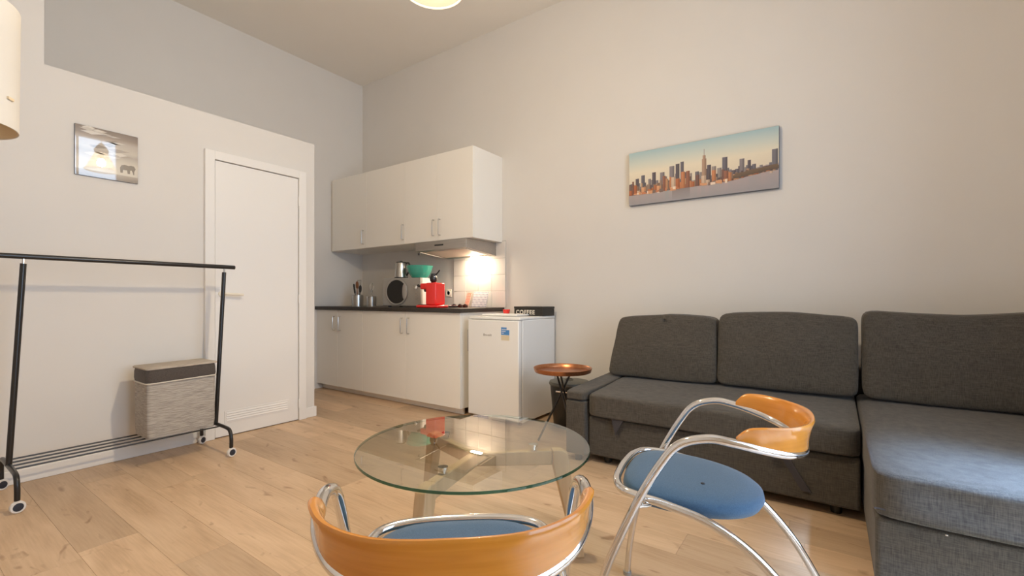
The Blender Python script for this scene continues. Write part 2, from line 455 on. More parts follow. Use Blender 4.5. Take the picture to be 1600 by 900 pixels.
# door
dr = thing('door_1', 'white flush door with lever handle and low vent slots', 'door', (XA, 0, 0), kind='structure')
D0, D1, DH = 1.364, 2.113, 2.056
fb = 0.062
MB().box((0, D0, 0), (.028, D0 + fb, DH)).build('jamb', 'white', dr, bevel=.003)
MB().box((0, D1 - fb, 0), (.028, D1, DH)).build('jamb', 'white', dr, bevel=.003)
MB().box((0, D0 + fb, DH - fb), (.028, D1 - fb, DH)).build('head_casing', 'white', dr, bevel=.003)
MB().box((.0005, D0 + fb, 0), (.002, D1 - fb, DH - fb)).build('door_gap', 'dark', dr)
lf = MB().box((.002, D0 + fb + .005, .006), (.016, D1 - fb - .004, DH - fb - .005)).build('door_leaf', 'white', dr, bevel=.0015)
MB().box((.016, 1.49, .098), (.0195, 1.97, .186)).build('vent_plate', 'white', lf, bevel=.001)
for i in range(4):
    z = .112 + i * .017
    MB().prism([(.0195, z), (.0245, z + .001), (.0195, z + .011)], 1.505, 1.955, 'y').build('vent_slat', 'white', lf)
hd = MB().lathe([(0, 0), (.024, 0), (.024, .008), (0, .008)], 24)
hd.v = [(.016 + z, 1.475 + x, 1.036 + y_) for x, y_, z in hd.v]
hd.tube([(.02, 1.475, 1.036), (.055, 1.475, 1.036), (.062, 1.485, 1.036), (.062, 1.60, 1.030)], .009, 10)
hd.build('door_handle', 'ivory', lf, smooth=True)
for z in (1.80, 1.0, .14):
    MB().lathe([(0, 0), (.007, 0), (.007, .07), (0, .07)], 12, (.03, D1 - fb - .002, z - .035)).build('hinge', 'white', dr, smooth=True)

# tiled splashback
tl = thing('tiled_splashback', 'white square wall tiles behind the counter under the hood', 'tiles', (-3.188, YB, .918), kind='structure')
MB().box((0, -.006, 0), (.662, 0, .64)).build('grout_bed', 'grout', tl)
tw, th = .1645, .1575
tme = None
for r in range(4):
    for c in range(4):
        x0, z0 = .002 + c * .1645, .001 + r * th
        t = MB().box((0, -.0055, 0), (tw - .003, 0, th - .003))
        if tme is None:
            o = t.build('tile', 'tile', tl, bevel=.0015, seg=2); tme = o
        else:
            o = tme.copy(); COL.objects.link(o); o.parent = tl
        o.location = (x0, -.006, z0)
ol = thing('wall_socket', 'cream wall socket beside the red coffee machine', 'socket', (-3.262, YB, 1.06))
MB().box((-.04, -.010, -.04), (.04, 0, .04)).build('plate', 'ivory', ol, bevel=.004)
MB().lathe([(.028, 0), (.028, .004), (.021, .004), (.019, -.006), (0, -.006)], 24).build('socket_well', 'porcelain', ol, smooth=True)
w_ = [c for c in ol.children if c.name.startswith('socket_well')][0]; w_.rotation_euler = (PI / 2, 0, 0); w_.location = (0, -.010, 0)

# ------------------------------------------------------------------ kitchen units
def bar_handle(parent, x, y, z, h=.145):
    b = MB().tube([(x, y, z - h/2), (x, y - .022, z - h/2), (x, y - .028, z - h/2 + .006), (x, y - .028, z + h/2 - .006), (x, y - .022, z + h/2), (x, y, z + h/2)], .0045, 8)
    return b.build('handle', 'steel', parent, smooth=True)

def cabinet(name, label, x0, x1, yf, yb, z0, z1, doors, group, side=None):
    """doors: (x_left, x_right, handle_x, handle_z)"""
    t = thing(name, label, 'cabinet', (x0, yb, z0), group=group)
    t_ = .018; W, D, Hh = x1 - x0, yb - yf, z1 - z0
    MB().box((.0005, -D + .02, 0), (W - .0005, -.001, Hh)).build('carcass', 'cab', t, bevel=.001)
    for xl, xr, hx, hz in doors:
        d = MB().box((xl - x0 + .0012, -D, .002), (xr - x0 - .0012, -D + .0185, Hh - .002)).build('door', 'cab', t, bevel=.0012)
        bar_handle(d, hx - x0, -D, hz - z0)
    return t

YU = 3.06; UZ0, UZ1 = 1.541, 2.350
g = 'white wall cabinets above the counter'
cabinet('wall_cabinet', 'white wall cabinet at the far left corner, one door', -4.698, -4.042, YU, YB, UZ0, UZ1, [(-4.66, -4.042, -4.093, 1.66)], g)
cabinet('wall_cabinet', 'white wall cabinet second from the room corner, one door', -4.042, -3.443, YU, YB, UZ0, UZ1, [(-4.042, -3.443, -3.465, 1.66)], g)
cabinet('wall_cabinet', 'white two-door wall cabinet directly above the extractor hood', -3.443, -2.570, YU, YB, UZ0, UZ1,
        [(-3.443, -3.005, -3.045, 1.665), (-3.005, -2.570, -2.965, 1.665)], g)
YC = 2.895; g = 'white base cabinets under the counter'
CZ0, CZ1 = .062, .882
cabinet('base_cabinet', 'white two-door base cabinet at the corner end of the counter', -4.698, -3.890, YC, YB, CZ0, CZ1,
        [(-4.698, -4.312, -4.364, .74), (-4.312, -3.890, -4.262, .74)], g)
cabinet('base_cabinet', 'white two-door base cabinet beside the fridge', -3.890, -2.572, YC, YB, CZ0, CZ1,
        [(-3.890, -3.247, -3.292, .75), (-3.247, -2.572, -3.203, .75)], g)
MBp = MB().box((-4.69, 2.965, .002), (-2.60, 2.985, .061))
tag(MBp.build('plinth_board', 'cab'), 'recessed white plinth board below the base cabinets', 'plinth')
ct = MB().box((-4.699, 2.868, CZ1 + .0005), (-2.548, YB - .001, .918))
tag(ct.build('countertop', 'counter', bevel=.003), 'dark brown laminate worktop on the base cabinets', 'worktop')

# extractor hood
hx0, hx1 = -3.285, -2.64
hd = thing('extractor_hood', 'slim metal extractor hood with lit lamp under wall cabinet', 'extractor hood', (hx0, YB, 1.41))
W = hx1 - hx0
body = MB()
# side profile (y, z): front lip higher, underside falls to the wall
prof = [(-.002, .130), (-.45, .130), (-.45, .047), (-.43, .044), (-.01, .004), (-.002, .004)]
body.prism(prof, 0, W, 'x')
hb = body.build('hood_body', 'hood', hd, bevel=.002)
def under(x, y, off=.0015): # point on the sloping underside
    return (x, y, .044 - (y + .43) / .42 * .040 - off)
MB().add([under(.05, -.40), under(W - .05, -.40), under(W - .05, -.09), under(.05, -.09)], [(0, 1, 2, 3)]).build('grease_filter', 'filter', hd)
for a, b in (((.03, -.415), (.03, -.05)), ((W - .03, -.415), (W - .03, -.05)), ((.03, -.05), (W - .03, -.05))):
    pa, pb = Vector(under(*a)), Vector(under(*b))
    MB().tube([pa, pb], .007, 8).build('rim_bar', 'steel', hd, smooth=True)
MB().box((W*.40, -.4525, .082), (W*.57, -.45, .096)).build('switch_strip', 'blackp', hd)
MB().lathe([(0, -.02), (.012, -.02), (.014, 0), (0, 0)], 14, (-.001, -.40, .034)).build('rotary_knob', 'blackp', hd, smooth=True)
lx, ly = W - .20, -.065
lp = Vector(under(lx, ly, .003))
MB().box((lx - .075, ly - .022, lp.z - .006), (lx + .075, ly + .022, lp.z + .004)).build('lamp_housing', 'hood', hd)
MB().box((lx - .06, ly - .017, lp.z - .013), (lx + .06, ly + .017, lp.z - .0065)).build('lamp_lens', 'hoodlamp', hd)

# fridge
fx0, fx1, fy0, fy1 = -2.485, -1.972, 2.895, 3.455
fr = thing('fridge', 'white under-counter fridge standing at the end of the counter', 'fridge', (fx0, fy1, 0))
W, D = fx1 - fx0, fy1 - fy0
MB().box((0, -D + .055, .025), (W, 0, .832)).build('cabinet_body', 'appl', fr, bevel=.006)
MB().box((-.002, -D + .012, .8325), (W + .002, .002, .855)).build('top_panel', 'appl', fr, bevel=.007)
fd = MB().box((0, -D, .045), (W, -D + .048, .829)).build('fridge_door', 'appl', fr, bevel=.008, seg=3)
MB().box((.004, -D + .0485, .05), (W - .004, -D + .0545, .826)).build('door_seal', 'silver', fr)
MB().box((-.012, -D + .004, .56), (-.0005, -D + .03, .745)).build('door_grip', 'silver', fd, bevel=.004)
MB().lathe([(0, 0), (.006, 0), (.006, .0015), (0, .0015)], 12, (W - .012, -D + .03, .855)).build('hinge_cap', 'silver', fr)
lb = MB().box((.345, -D - .0008, .715), (.425, -D - .0001, .775)).build('energy_label', 'blue_label', fd)
MB().box((.40, -D - .0010, .755), (.426, -D - .0009, .776)).build('label_corner', 'appl', lb)
for k in range(3):
    MB().box((.352, -D - .0011, .727 + k*.014), (.372 + .018*k, -D - .0009, .731 + k*.014)).build('label_line', 'appl', lb)
MB().box((.345, -D - .0008, .672), (.425, -D - .0001, .713)).build('label_lower_half', 'cream_label', fd)
for x in (.05, W - .05):
    for yy in (-.05, -D + .09):
        MB().lathe([(0, 0), (.018, 0), (.018, .025), (0, .025)], 12, (x, yy, 0)).build('foot', 'blackp', fr)

def text(name, s, size, mat, parent, loc, rot, ext=.0006, off=0.0):
    c = bpy.data.curves.new(name, 'FONT'); c.body = s; c.size = size; c.extrude = ext; c.offset = off; c.space_character = 1.2
    c.materials.append(M[mat])
    tmp = bpy.data.objects.new(name, c); COL.objects.link(tmp)
    bpy.context.view_layer.update()
    me = bpy.data.meshes.new_from_object(tmp.evaluated_get(bpy.context.evaluated_depsgraph_get()))
    bpy.data.objects.remove(tmp); bpy.data.curves.remove(c)
    me.name = name
    o = bpy.data.objects.new(name, me); COL.objects.link(o)
    o.parent = parent; o.location = loc; o.rotation_euler = rot
    return o
text('brand_lettering', 'Brandt', .026, 'logo', fd, (.165, -D - .0004, .700), (PI/2, 0, 0))

# things on the fridge
tr = thing('serving_tray', 'flat white tray lying on the fridge top', 'tray', (-2.26, 3.12, .856), rz=.12)
sh = [(-.16, -.10), (.16, -.10), (.16, .10), (-.16, .10)]
MB().prism(sh, 0, .006).build('tray_base', 'porcelain', tr, bevel=.003)
MB().tube([(-.165, -.105, .010), (.165, -.105, .010), (.165, .105, .010), (-.165, .105, .010)], .006, 8, closed=True).build('tray_rim', 'porcelain', tr, smooth=True)
cb = thing('coffee_box', 'flat black box lettered COFFEE on the fridge', 'box', (-2.115, 3.345, .856), rz=-.05)
MB().box((-.15, -.09, 0), (.15, .09, .060)).build('box_body', 'coffee_box', cb, bevel=.002)
MB().box((-.152, -.092, .0605), (.152, .092, .078)).build('box_lid', 'coffee_box', cb, bevel=.002)
text('coffee_lettering', 'COFFEE', .050, 'letters', cb, (-.128, -.0928, .013), (PI/2, 0, 0), .0008, .0015)
rc = thing('red_cup', 'small red cup at the back corner of the fridge', 'cup', (-2.435, 3.375, .856))
MB().lathe([(0, 0), (.026, 0), (.034, .045), (.036, .047), (.032, .047), (.024, .006), (0, .006)], 24).build('cup_body', 'red', rc, smooth=True)

# ------------------------------------------------------------------ things on the counter
CT = .9185
def holder(name, label, x, y, r, h, group):
    t = thing(name, label, 'container', (x, y, CT), group=group)
    MB().lathe([(0, 0), (r, 0), (r, h), (r - .002, h + .001), (r - .004, h), (r - .004, .004), (0, .004)], 28).build('holder_body', 'steel', t, smooth=True)
    MB().lathe([(r, h - .004), (r + .0025, h - .002), (r + .0025, h), (r, h + .002)], 28).build('holder_rim', 'chrome', t, smooth=True)
    return t
holder('utensil_holder', 'wider steel holder with cooking utensils on the counter', -4.33, 3.16, .062, .125, 'steel utensil holders')
holder('utensil_holder', 'narrower steel holder with one whisk on the counter', -4.10, 3.17, .050, .108, 'steel utensil holders')
def utensil(name, label, x, y, tilt, kind, mat, L=.27):
    t = thing(name, label, 'utensil', (x, y, CT + .006), group='cooking utensils in the holders')
    t.rotation_euler = tilt
    MB().tube([(0, 0, .0), (0, 0, L * .65)], .005, 8).build('shaft', mat, t, smooth=True)
    if kind == 'spoon':
        c = cushion(.052, .014, .085, 2.2, 5); c.v = [(a, b, cc + L * .65 + .035) for a, b, cc in c.v]; c.build('spoon_bowl', mat, t, smooth=True)
    elif kind == 'turner':
        MB().box((-.035, -.002, L*.65 - .002), (.035, .002, L*.65 + .012)).box((-.035, -.002, L*.65), (-.025, .002, L*.65+.085)).box((-.012, -.002, L*.65), (-.004, .002, L*.65+.085)).box((.008, -.002, L*.65), (.016, .002, L*.65+.085)).box((.027, -.002, L*.65), (.035, .002, L*.65+.085)).box((-.035, -.002, L*.65+.085), (.035, .002, L*.65+.095)).build('slotted_blade', mat, t)
    elif kind == 'whisk':
        w = MB()
        for k in range(4):
            a = k * PI / 4; ca, sa = math.cos(a), math.sin(a)
            w.tube([(0, 0, L*.6), (.018*ca, .018*sa, L*.6+.03), (.022*ca, .022*sa, L*.6+.07), (0, 0, L*.6+.10), (-.022*ca, -.022*sa, L*.6+.07), (-.018*ca, -.018*sa, L*.6+.03), (0, 0, L*.6)], .0015, 5, smooth=4)
        w.build('whisk_wires', 'chrome', t, smooth=True)
    else:
        MB().prism([(-.012, L*.6), (.012, L*.6), (.016, L), (0, L + .012), (-.014, L)], -.003, .003, 'y').build('blade', mat, t, bevel=.001)
utensil('spatula', 'black spatula leaning left in the wider holder', -4.355, 3.165, (0, -.22, 0), 'blade', 'blackp', .24)
utensil('slotted_turner', 'grey slotted turner standing highest in the wider holder', -4.34, 3.185, (-.05, -.06, 0), 'turner', 'silver', .30)
utensil('wooden_spoon', 'brown wooden spoon in the middle of the wider holder', -4.325, 3.15, (.03, .03, 0), 'spoon', 'spoon', .30)
utensil('ladle', 'black ladle leaning right in the wider holder', -4.30, 3.155, (.02, .14, 0), 'spoon', 'blackp', .235)
utensil('whisk', 'steel whisk standing alone in the narrower holder', -4.10, 3.165, (0, .05, 0), 'whisk', 'chrome', .25)

# microwave
mx0, mx1, my0, my1 = -3.761, -3.301, 2.994, 3.274
mw = thing('microwave', 'silver microwave with round dark door window', 'microwave', (mx0, my1, CT), rz=.2)
W, D, Hm = mx1 - mx0, my1 - my0, .277
MB().box((0, -D + .03, .012), (W, 0, .012 + Hm)).build('casing', 'porcelain', mw, bevel=.004)
MB().box((0, -D, .012), (W, -D + .0295, .012 + Hm)).build('front_panel', 'silver', mw, bevel=.005)
dcx, dcz = .178, .152
dd = MB().lathe([(0, .0), (.128, 0), (.134, .004), (.134, .010), (.128, .013), (.118, .010), (0, .010)], 48)
dd.v = [(dcx + x, -D - z, dcz + y_) for x, y_, z in dd.v]
dd.build('door_ring', 'silver', mw, smooth=True)
dk = MB().lathe([(0, .0102), (.117, .0102), (.115, .0125), (0, .0125)], 48); dk.v = [(dcx + x, -D - z, dcz + y_) for x, y_, z in dk.v]
dk.build('door_window', 'blackp', mw, smooth=True)
gp = cushion(.055, .014, .155, 2.4, 6); gp.v = [(dcx + .103 + x, -D - .016 + y_, dcz + z) for x, y_, z in gp.v]
gp.build('door_grip', 'silver', mw, smooth=True)
kn = MB().lathe([(0, 0), (.022, 0), (.020, .016), (0, .018)], 24); kn.v = [(W - .052 + x, -D - z, .195 + y_) for x, y_, z in kn.v]
kn.build('dial', 'chrome', mw, smooth=True)
for k in range(4):
    MB().box((W - .068, -D - .004, .058 + k * .027), (W - .036, -D, .070 + k * .027)).build('button', 'hood', mw, bevel=.002)
for x in (.05, W - .05):
    for yy in (-.05, -D + .05):
        MB().lathe([(0, 0), (.016, 0), (.016, .012), (0, .012)], 12, (x, yy, 0)).build('foot', 'blackp', mw)
MT = CT + .012 + Hm + .0005
# kettle
kt = thing('kettle', 'steel kettle standing on the microwave', 'kettle', (-3.61, 3.16, MT), rz=.2)
MB().lathe([(0, 0), (.068, 0), (.070, .014), (0, .014)], 28).build('kettle_base', 'blackp', kt, smooth=True)
MB().lathe([(0, .0145), (.068, .0145), (.066, .05), (.058, .145), (.054, .160), (0, .160)], 32).build('kettle_body', 'steel', kt, smooth=True)
MB().lathe([(0, .1605), (.054, .1605), (.050, .170), (.012, .174), (.012, .182), (0, .184)], 28).build('kettle_lid', 'blackp', kt, smooth=True)
MB().prism([(-.085, .150), (-.054, .156), (-.058, .115)], -.014, .014, 'y').build('spout', 'steel', kt, bevel=.003)
MB().tube([(.052, 0, .155), (.085, 0, .158), (.100, 0, .135), (.095, 0, .08), (.072, 0, .04), (.064, 0, .035)], .009, 10, smooth=6).build('kettle_handle', 'blackp', kt, smooth=True)
# bowl
bw = thing('mixing_bowl', 'large turquoise bowl on the microwave', 'bowl', (-3.345, 3.165, MT))
MB().lathe([(0, 0), (.075, 0), (.080, .004), (.112, .055), (.131, .110), (.134, .118), (.131, .120), (.126, .114), (.106, .058), (.072, .010), (0, .008)], 40).build('bowl_shell', 'teal', bw, smooth=True, ang=60)

# red coffee machine, spout side towards the left
cm = thing('coffee_machine', 'red coffee machine with black handle beside the microwave', 'coffee machine', (-2.965, 2.965, CT))
MB().box((-.145, -.075, 0), (.13, .075, .026)).build('drip_base', 'red', cm, bevel=.012, seg=3)
MB().box((-.135, -.06, .0265), (-.045, .06, .031)).build('drip_grille', 'blackp', cm)
MB().box((-.030, -.065, .0265), (.095, .065, .228)).build('body_tower', 'red', cm, bevel=.014, seg=3)
MB().box((-.118, -.052, .168), (-.0305, .052, .224)).build('brew_head', 'red', cm, bevel=.016, seg=3)
MB().lathe([(0, .146), (.024, .146), (.030, .1675), (0, .1675)], 20, (-.075, 0, 0)).build('coffee_outlet', 'blackp', cm, smooth=True)
MB().tube([(-.116, -.02, .195), (-.145, -.03, .20), (-.160, -.03, .208)], .012, 10).build('filter_handle', 'blackp', cm, smooth=True)
jg = thing('milk_jug', 'small black jug on top of the red coffee machine', 'jug', (-2.955, 2.965, CT + .2285), rz=.4)
MB().lathe([(0, 0), (.020, 0), (.032, .018), (.035, .038), (.028, .062), (.022, .074), (.025, .082), (.021, .080), (.018, .074), (0, .070)], 24).build('jug_body', 'blackp', jg, smooth=True, ang=70)
MB().tube([(.024, 0, .072), (.052, 0, .105), (.058, 0, .115)], .006, 8).build('jug_handle', 'blackp', jg, smooth=True)
MB().lathe([(0, 0), (.010, 0), (.010, .006), (0, .009)], 14, (.02, -.028, .05)).build('chrome_knob', 'chrome', jg, smooth=True)
sa = thing('saucer', 'white saucer beside the red coffee machine', 'saucer', (-2.985, 3.28, CT))
MB().lathe([(0, 0), (.05, 0), (.085, .013), (.087, .016), (.05, .005), (0, .005)], 32).build('saucer_dish', 'porcelain', sa, smooth=True)

# dotted cards leaning on the tiles
def dotted(name, label, c, w, h, rz, col, bgc, nx, nz_, lean=.30):
    t = thing(name, label, 'card', c, rz=rz, group='dotted cards against the tiles')
    t.rotation_euler = (-lean, 0, rz)
    MB().box((-w/2, 0, 0), (w/2, .006, h)).build('card_board', pbsdf(name + '_board', bgc, .5), t, bevel=.001)
    m = pbsdf(name + '_dots', col, .5)
    d = MB(); sx, sz = w / nx, h / nz_
    for i in range(nx):
        for j in range(nz_):
            x, z = -w/2 + (i + .5) * sx, (j + .5) * sz
            d.add([(x - sx*.3, -.0006, z - sz*.3), (x + sx*.3, -.0006, z - sz*.3), (x + sx*.3, -.0006, z + sz*.3), (x - sx*.3, -.0006, z + sz*.3)], [(0, 1, 2, 3)])
    o = d.build('printed_dots', m, t); o['kind'] = 'stuff'
dotted('dotted_card', 'blue-dotted white card leaning against the tiles', (-2.80, 3.415, CT + .0025), .185, .155, 0, (.14, .15, .28), (.74, .73, .74), 11, 9)
dotted('dotted_card', 'red-dotted white card beside the blue-dotted one', (-2.95, 3.405, CT + .0025), .085, .150, -.35, (.78, .10, .04), (.80, .62, .52), 5, 9)
for i, (x, lab) in enumerate(((-2.955, 'small dark brown jar nearest the saucer'), (-2.88, 'middle one of three small dark brown jars'), (-2.815, 'small dark brown jar in front of the blue-dotted card'))):
    t = thing('spice_jar', lab, 'jar', (x, 3.24, CT), group='small brown jars on the counter')
    MB().box((-.020, -.016, 0), (.020, .016, .026)).build('jar_body', 'brown', t, bevel=.004)
    MB().lathe([(0, .0265), (.013, .0265), (.013, .033), (0, .033)], 16).build('jar_lid', 'blackp', t, smooth=True)

# ------------------------------------------------------------------ wall pictures
cv = thing('skyline_canvas', 'wide canvas print of a city skyline above the sofa', 'picture', (-1.306, YB, 1.733))
CW, CH, CD = 1.027, .413, .035
MB().box((0, -CD, 0), (CW, -.001, CH)).build('canvas_block', 'canvas_side', cv, bevel=.003)
def lin(r, g_, b): return tuple(((c/255)/12.92 if c/255 <= .04045 else ((c/255+.055)/1.055)**2.4) for c in (r, g_, b))
class Print:
    def __init__(s): s.v = []; s.f = []; s.c = []
    def quad(s, x0, z0, x1, z1, c0, c1=None, lay=0):
        k = len(s.v); y = -lay * .00008
        s.v += [(x0, y, z0), (x1, y, z0), (x1, y, z1), (x0, y, z1)]; s.f.append((k, k+1, k+2, k+3))
        c1 = c1 or c0; s.c += [c0, c0, c1, c1]
    def poly(s, pts, c, lay=0):
        k = len(s.v); y = -lay * .00008
        s.v += [(a, y, b) for a, b in pts]; s.f.append(tuple(range(k, k + len(pts)))); s.c += [c] * len(pts)
    def build(s, name, mat, parent, loc):
        me = bpy.data.meshes.new(name); me.from_pydata(s.v, [], s.f); me.materials.append(M[mat])
        a = me.color_attributes.new('Col', 'FLOAT_COLOR', 'POINT')
        for i, c in enumerate(s.c): a.data[i].color = (*c, 1)
        o = bpy.data.objects.new(name, me); COL.objects.link(o); o.parent = parent; o.location = loc
        return o
P = Print()
mg = .002
# sky in bands from pale peach at the skyline to blue-grey at the top
sk = [(.0, lin(214, 200, 178)), (.45, lin(222, 212, 190)), (.7, lin(198, 204, 194)), (1.0, lin(158, 186, 192))]
for (a, ca), (b, cb_) in zip(sk, sk[1:]):
    P.quad(mg, .12 + (CH - .12 - mg) * a, CW - mg, .12 + (CH - .12 - mg) * b, ca, cb_)
def shore(x):  # waterline rises to the right
    return .075 + .012 * (x / CW) + (.03 if x > .70 else 0) * min(1, (x - .70) / .25 if x > .70 else 0)
for i in range(40):
    xa, xb = mg + (CW - 2*mg) * i / 40, mg + (CW - 2*mg) * (i + 1) / 40
    gl = .9 + .25 * random.random() if .28 < xa < .5 else 1 + .08 * random.random()
    wc = lin(168 * gl if gl < 1.2 else 160, 158, 156)
    if .33 < xa < .45: wc = lin(128, 112, 108)
    P.quad(xa, mg, xb, shore(xa) + .05, lin(150, 146, 148), wc, 1)
warm = [lin(196, 128, 86), lin(178, 104, 66), lin(150, 98, 78), lin(214, 158, 118), lin(120, 84, 76), lin(206, 180, 156)]
cool = [lin(104, 100, 110), lin(132, 124, 128), lin(92, 84, 92), lin(150, 140, 136), lin(116, 112, 118)]
rnd = random.Random(3)
def bld(x, w, top, c, lay, win=True):
    b0 = shore(x) + .004
    P.quad(x, b0, x + w, top, tuple(q * .8 for q in c), c, lay)
    P.quad(x + w * .62, b0, x + w, top, tuple(q * .6 for q in c), tuple(q * .68 for q in c), lay + 1)
x = mg
while x < CW - .03:      # far row
    w = rnd.uniform(.014, .03)
    h = rnd.uniform(.13, .20) if x < .66 else rnd.uniform(.145, .185)
    bld(x, w, h, rnd.choice(cool), 2); x += w * .85
for xx, w, h, c in ((.02, .02, .17, 0), (.055, .026, .205, 2), (.10, .028, .225, 0), (.155, .02, .19, 1), (.185, .028, .235, 2), (.245, .034, .225, 1),
                    (.315, .036, .26, 1), (.36, .028, .27, 2), (.395, .024, .28, 0), (.58, .026, .225, 2), (.61, .03, .21, 3), (.68, .034, .262, 0), (.79, .03, .232, 1), (.84, .02, .215, 2), (.985, .035, .262, 4)):
    bld(xx, min(w, CW - mg - xx), h, cool[c], 5)
# the tall spired tower
bld(.545, .030, .275, lin(178, 146, 124), 7); bld(.550, .020, .30, lin(176, 144, 122), 9); P.quad(.558, .30, .5615, .345, lin(140, 120, 112), None, 9)
x = mg
while x < CW - .03:      # middle row, browns in shade
    w = rnd.uniform(.009, .02); h = rnd.uniform(.12, .175) if x < .7 else rnd.uniform(.13, .16)
    bld(x, w, h, rnd.choice([lin(112, 92, 86), lin(136, 108, 92), lin(150, 126, 112), lin(96, 82, 84), lin(176, 140, 112)]), 10); x += w
x = mg
while x < CW - .03:      # near row in evening light
    w = rnd.uniform(.012, .034)
    h = rnd.uniform(.10, .145) if rnd.random() < .7 else rnd.uniform(.15, .19)
    if x > .72: h = min(h, .150)
    bld(x, w, h, rnd.choice(warm), 13); x += w * rnd.choice([.95, .95, 1.5])
for xx, w, h in ((.265, .022, .195), (.40, .028, .205), (.435, .026, .205), (.69, .03, .165), (.72, .02, .15)):
    bld(xx, w, h, warm[rnd.randrange(3)], 16)
for i in range(34):      # wooded far bank to the right, piers and boats
    xx = .74 + .27 * rnd.random()
    P.quad(xx, shore(xx) + .012, min(xx + .03, CW - mg), shore(xx) + .035 + .01 * rnd.random(), lin(92, 78, 66), lin(112, 90, 72), 15 + i * .25)
for i in range(46):
    xx = rnd.uniform(mg, .7)
    P.quad(xx, shore(xx) + rnd.uniform(-.004, .01), xx + rnd.uniform(.01, .035), shore(xx) + rnd.uniform(.012, .026), rnd.choice([lin(226, 206, 186), lin(190, 120, 84), lin(120, 100, 92), lin(206, 150, 110)]), None, 24 + i * .25)
P.build('skyline_print', 'print', cv, (0, -CD - .0004, 0))

ep = thing('elephant_picture', 'small square glossy picture of an elephant under clouds', 'picture', (XA, .697, 1.728))
EW, EH, ED = .294, .296, .012
MB().box((.0005, 0, 0), (ED, EW, EH)).build('glass_panel', 'canvas_side', ep, bevel=.001)
P = Print()
rows = [(0, lin(96, 84, 78)), (.06, lin(128, 116, 106)), (.12, lin(150, 140, 128)), (.14, lin(196, 190, 178)), (.35, lin(190, 182, 170)), (.52, lin(150, 142, 134)), (.60, lin(178, 170, 160)), (.78, lin(160, 150, 142)), (.86, lin(120, 104, 96)), (1, lin(92, 76, 68))]
for (a, ca), (b, cb_) in zip(rows, rows[1:]):
    P.quad(.001, EH * a + (.001 if a == 0 else 0), EW - .001, EH * b - (.001 if b == 1 else 0), ca, cb_)
r2 = random.Random(5)
for i in range(26):      # streaks of cloud
    z = EH * r2.uniform(.45, .97); xx = EW * r2.uniform(0, .6); w = EW * r2.uniform(.2, .4); t = .004 + .008 * r2.random()
    gcol = r2.choice([lin(116, 106, 98), lin(176, 170, 162), lin(140, 130, 122), lin(198, 192, 184)])
    P.poly([(xx, z), (xx + w * .5, z - t), (xx + w, z + .002), (xx + w * .5, z + t)], gcol, 1 + i % 4)
eb = lin(92, 82, 74)
el = [(.195, .042), (.206, .042), (.208, .062), (.228, .062), (.230, .042), (.242, .042), (.243, .064), (.250, .066), (.256, .052), (.258, .040), (.263, .040), (.263, .060), (.270, .078), (.262, .094), (.246, .096), (.236, .092), (.215, .094), (.200, .088), (.193, .072)]
P.poly([(a + .012, b + .012) for a, b in el], eb, 8)
o = P.build('elephant_print', 'gloss_print', ep, (ED + .0004, 0, 0))
o.rotation_euler = (0, 0, PI/2)   # print x runs along the wall

# ------------------------------------------------------------------ pendant lamp
pd = thing('pendant_lamp', 'lit conical glass pendant lamp hanging from the ceiling', 'lamp', (-1.327, 1.328, ZC))
Z = 2.262 - ZC
MB().lathe([(0, 0), (.05, 0), (.048, -.02), (.01, -.035), (0, -.035)][::-1], 28).build('ceiling_rose', 'cord', pd, smooth=True)
MB().tube([(0, 0, -.03), (0, 0, Z + .262)], .0035, 8).build('cord', 'cord', pd, smooth=True)
MB().lathe([(0, Z + .165), (.050, Z + .165), (.056, Z + .20), (.034, Z + .235), (.012, Z + .265), (0, Z + .265)], 28).build('lamp_cap', 'brass', pd, smooth=True)
pdme = MB().lathe([(.052, Z + .165), (.058, Z + .150), (.122, Z)], 48).build('lamp_shade', 'shade', pd, smooth=True).data
bm = bmesh.new(); bm.from_mesh(pdme)
bmesh.ops.delete(bm, geom=[f for f in bm.faces if len(f.verts) > 4], context='FACES'); bm.to_mesh(pdme); bm.free()
MB().lathe([(.119, Z - .002), (.126, Z - .002), (.127, Z + .004), (.120, Z + .004)], 48, closed=True).build('shade_rim', emit('rim_glow', (1, .86, .62), 1.6), pd, smooth=True)
MB().lathe([(0, Z + .110), (.018, Z + .110), (.018, Z + .165), (0, Z + .165)], 16).build('bulb_socket', 'brass', pd, smooth=True)
MB().lathe([(0, Z + .038), (.016, Z + .042), (.029, Z + .056), (.033, Z + .072), (.029, Z + .090), (.018, Z + .109), (0, Z + .1095)], 20).build('bulb', 'bulb', pd, smooth=True)

# ------------------------------------------------------------------ floor lamp at the left edge
fx, fy = -2.259, .123
fp = thing('floor_lamp', 'white paper drum shade of a floor lamp at the left edge', 'lamp', (fx, fy, 0))
MB().lathe([(0, 0), (.13, 0), (.13, .012), (.02, .022), (0, .022)], 36).build('base', 'white', fp, smooth=True)
MB().tube([(0, 0, .02), (0, 0, 1.66)], .010, 12).build('pole', 'white', fp, smooth=True)
R = .175
zb, zt = 1.551, 1.947
sh = MB().lathe([(R, zb), (R + .004, zt), (R + .0015, zt), (R - .0025, zb)], 64, closed=True)
sh.build('lamp_shade', 'paper', fp, smooth=True)
MB().lathe([(R - .003, zb + .001), (R + .001, zt - .001), (R - .0005, zt - .001), (R - .0045, zb + .001)], 64, closed=True).build('shade_lining', 'paper_in', fp, smooth=True)
for k in range(3):
    a = k * 2 * PI / 3 + .4
    MB().tube([(0, 0, zb + .10), ((R - .004) * math.cos(a), (R - .004) * math.sin(a), zb + .02)], .003, 6).build('spider_arm', 'steel', fp, smooth=True)
MB().lathe([(0, zb + .10), (.02, zb + .10), (.02, zb + .15), (0, zb + .15)], 16).build('lamp_socket', 'white', fp, smooth=True)
ca = .93
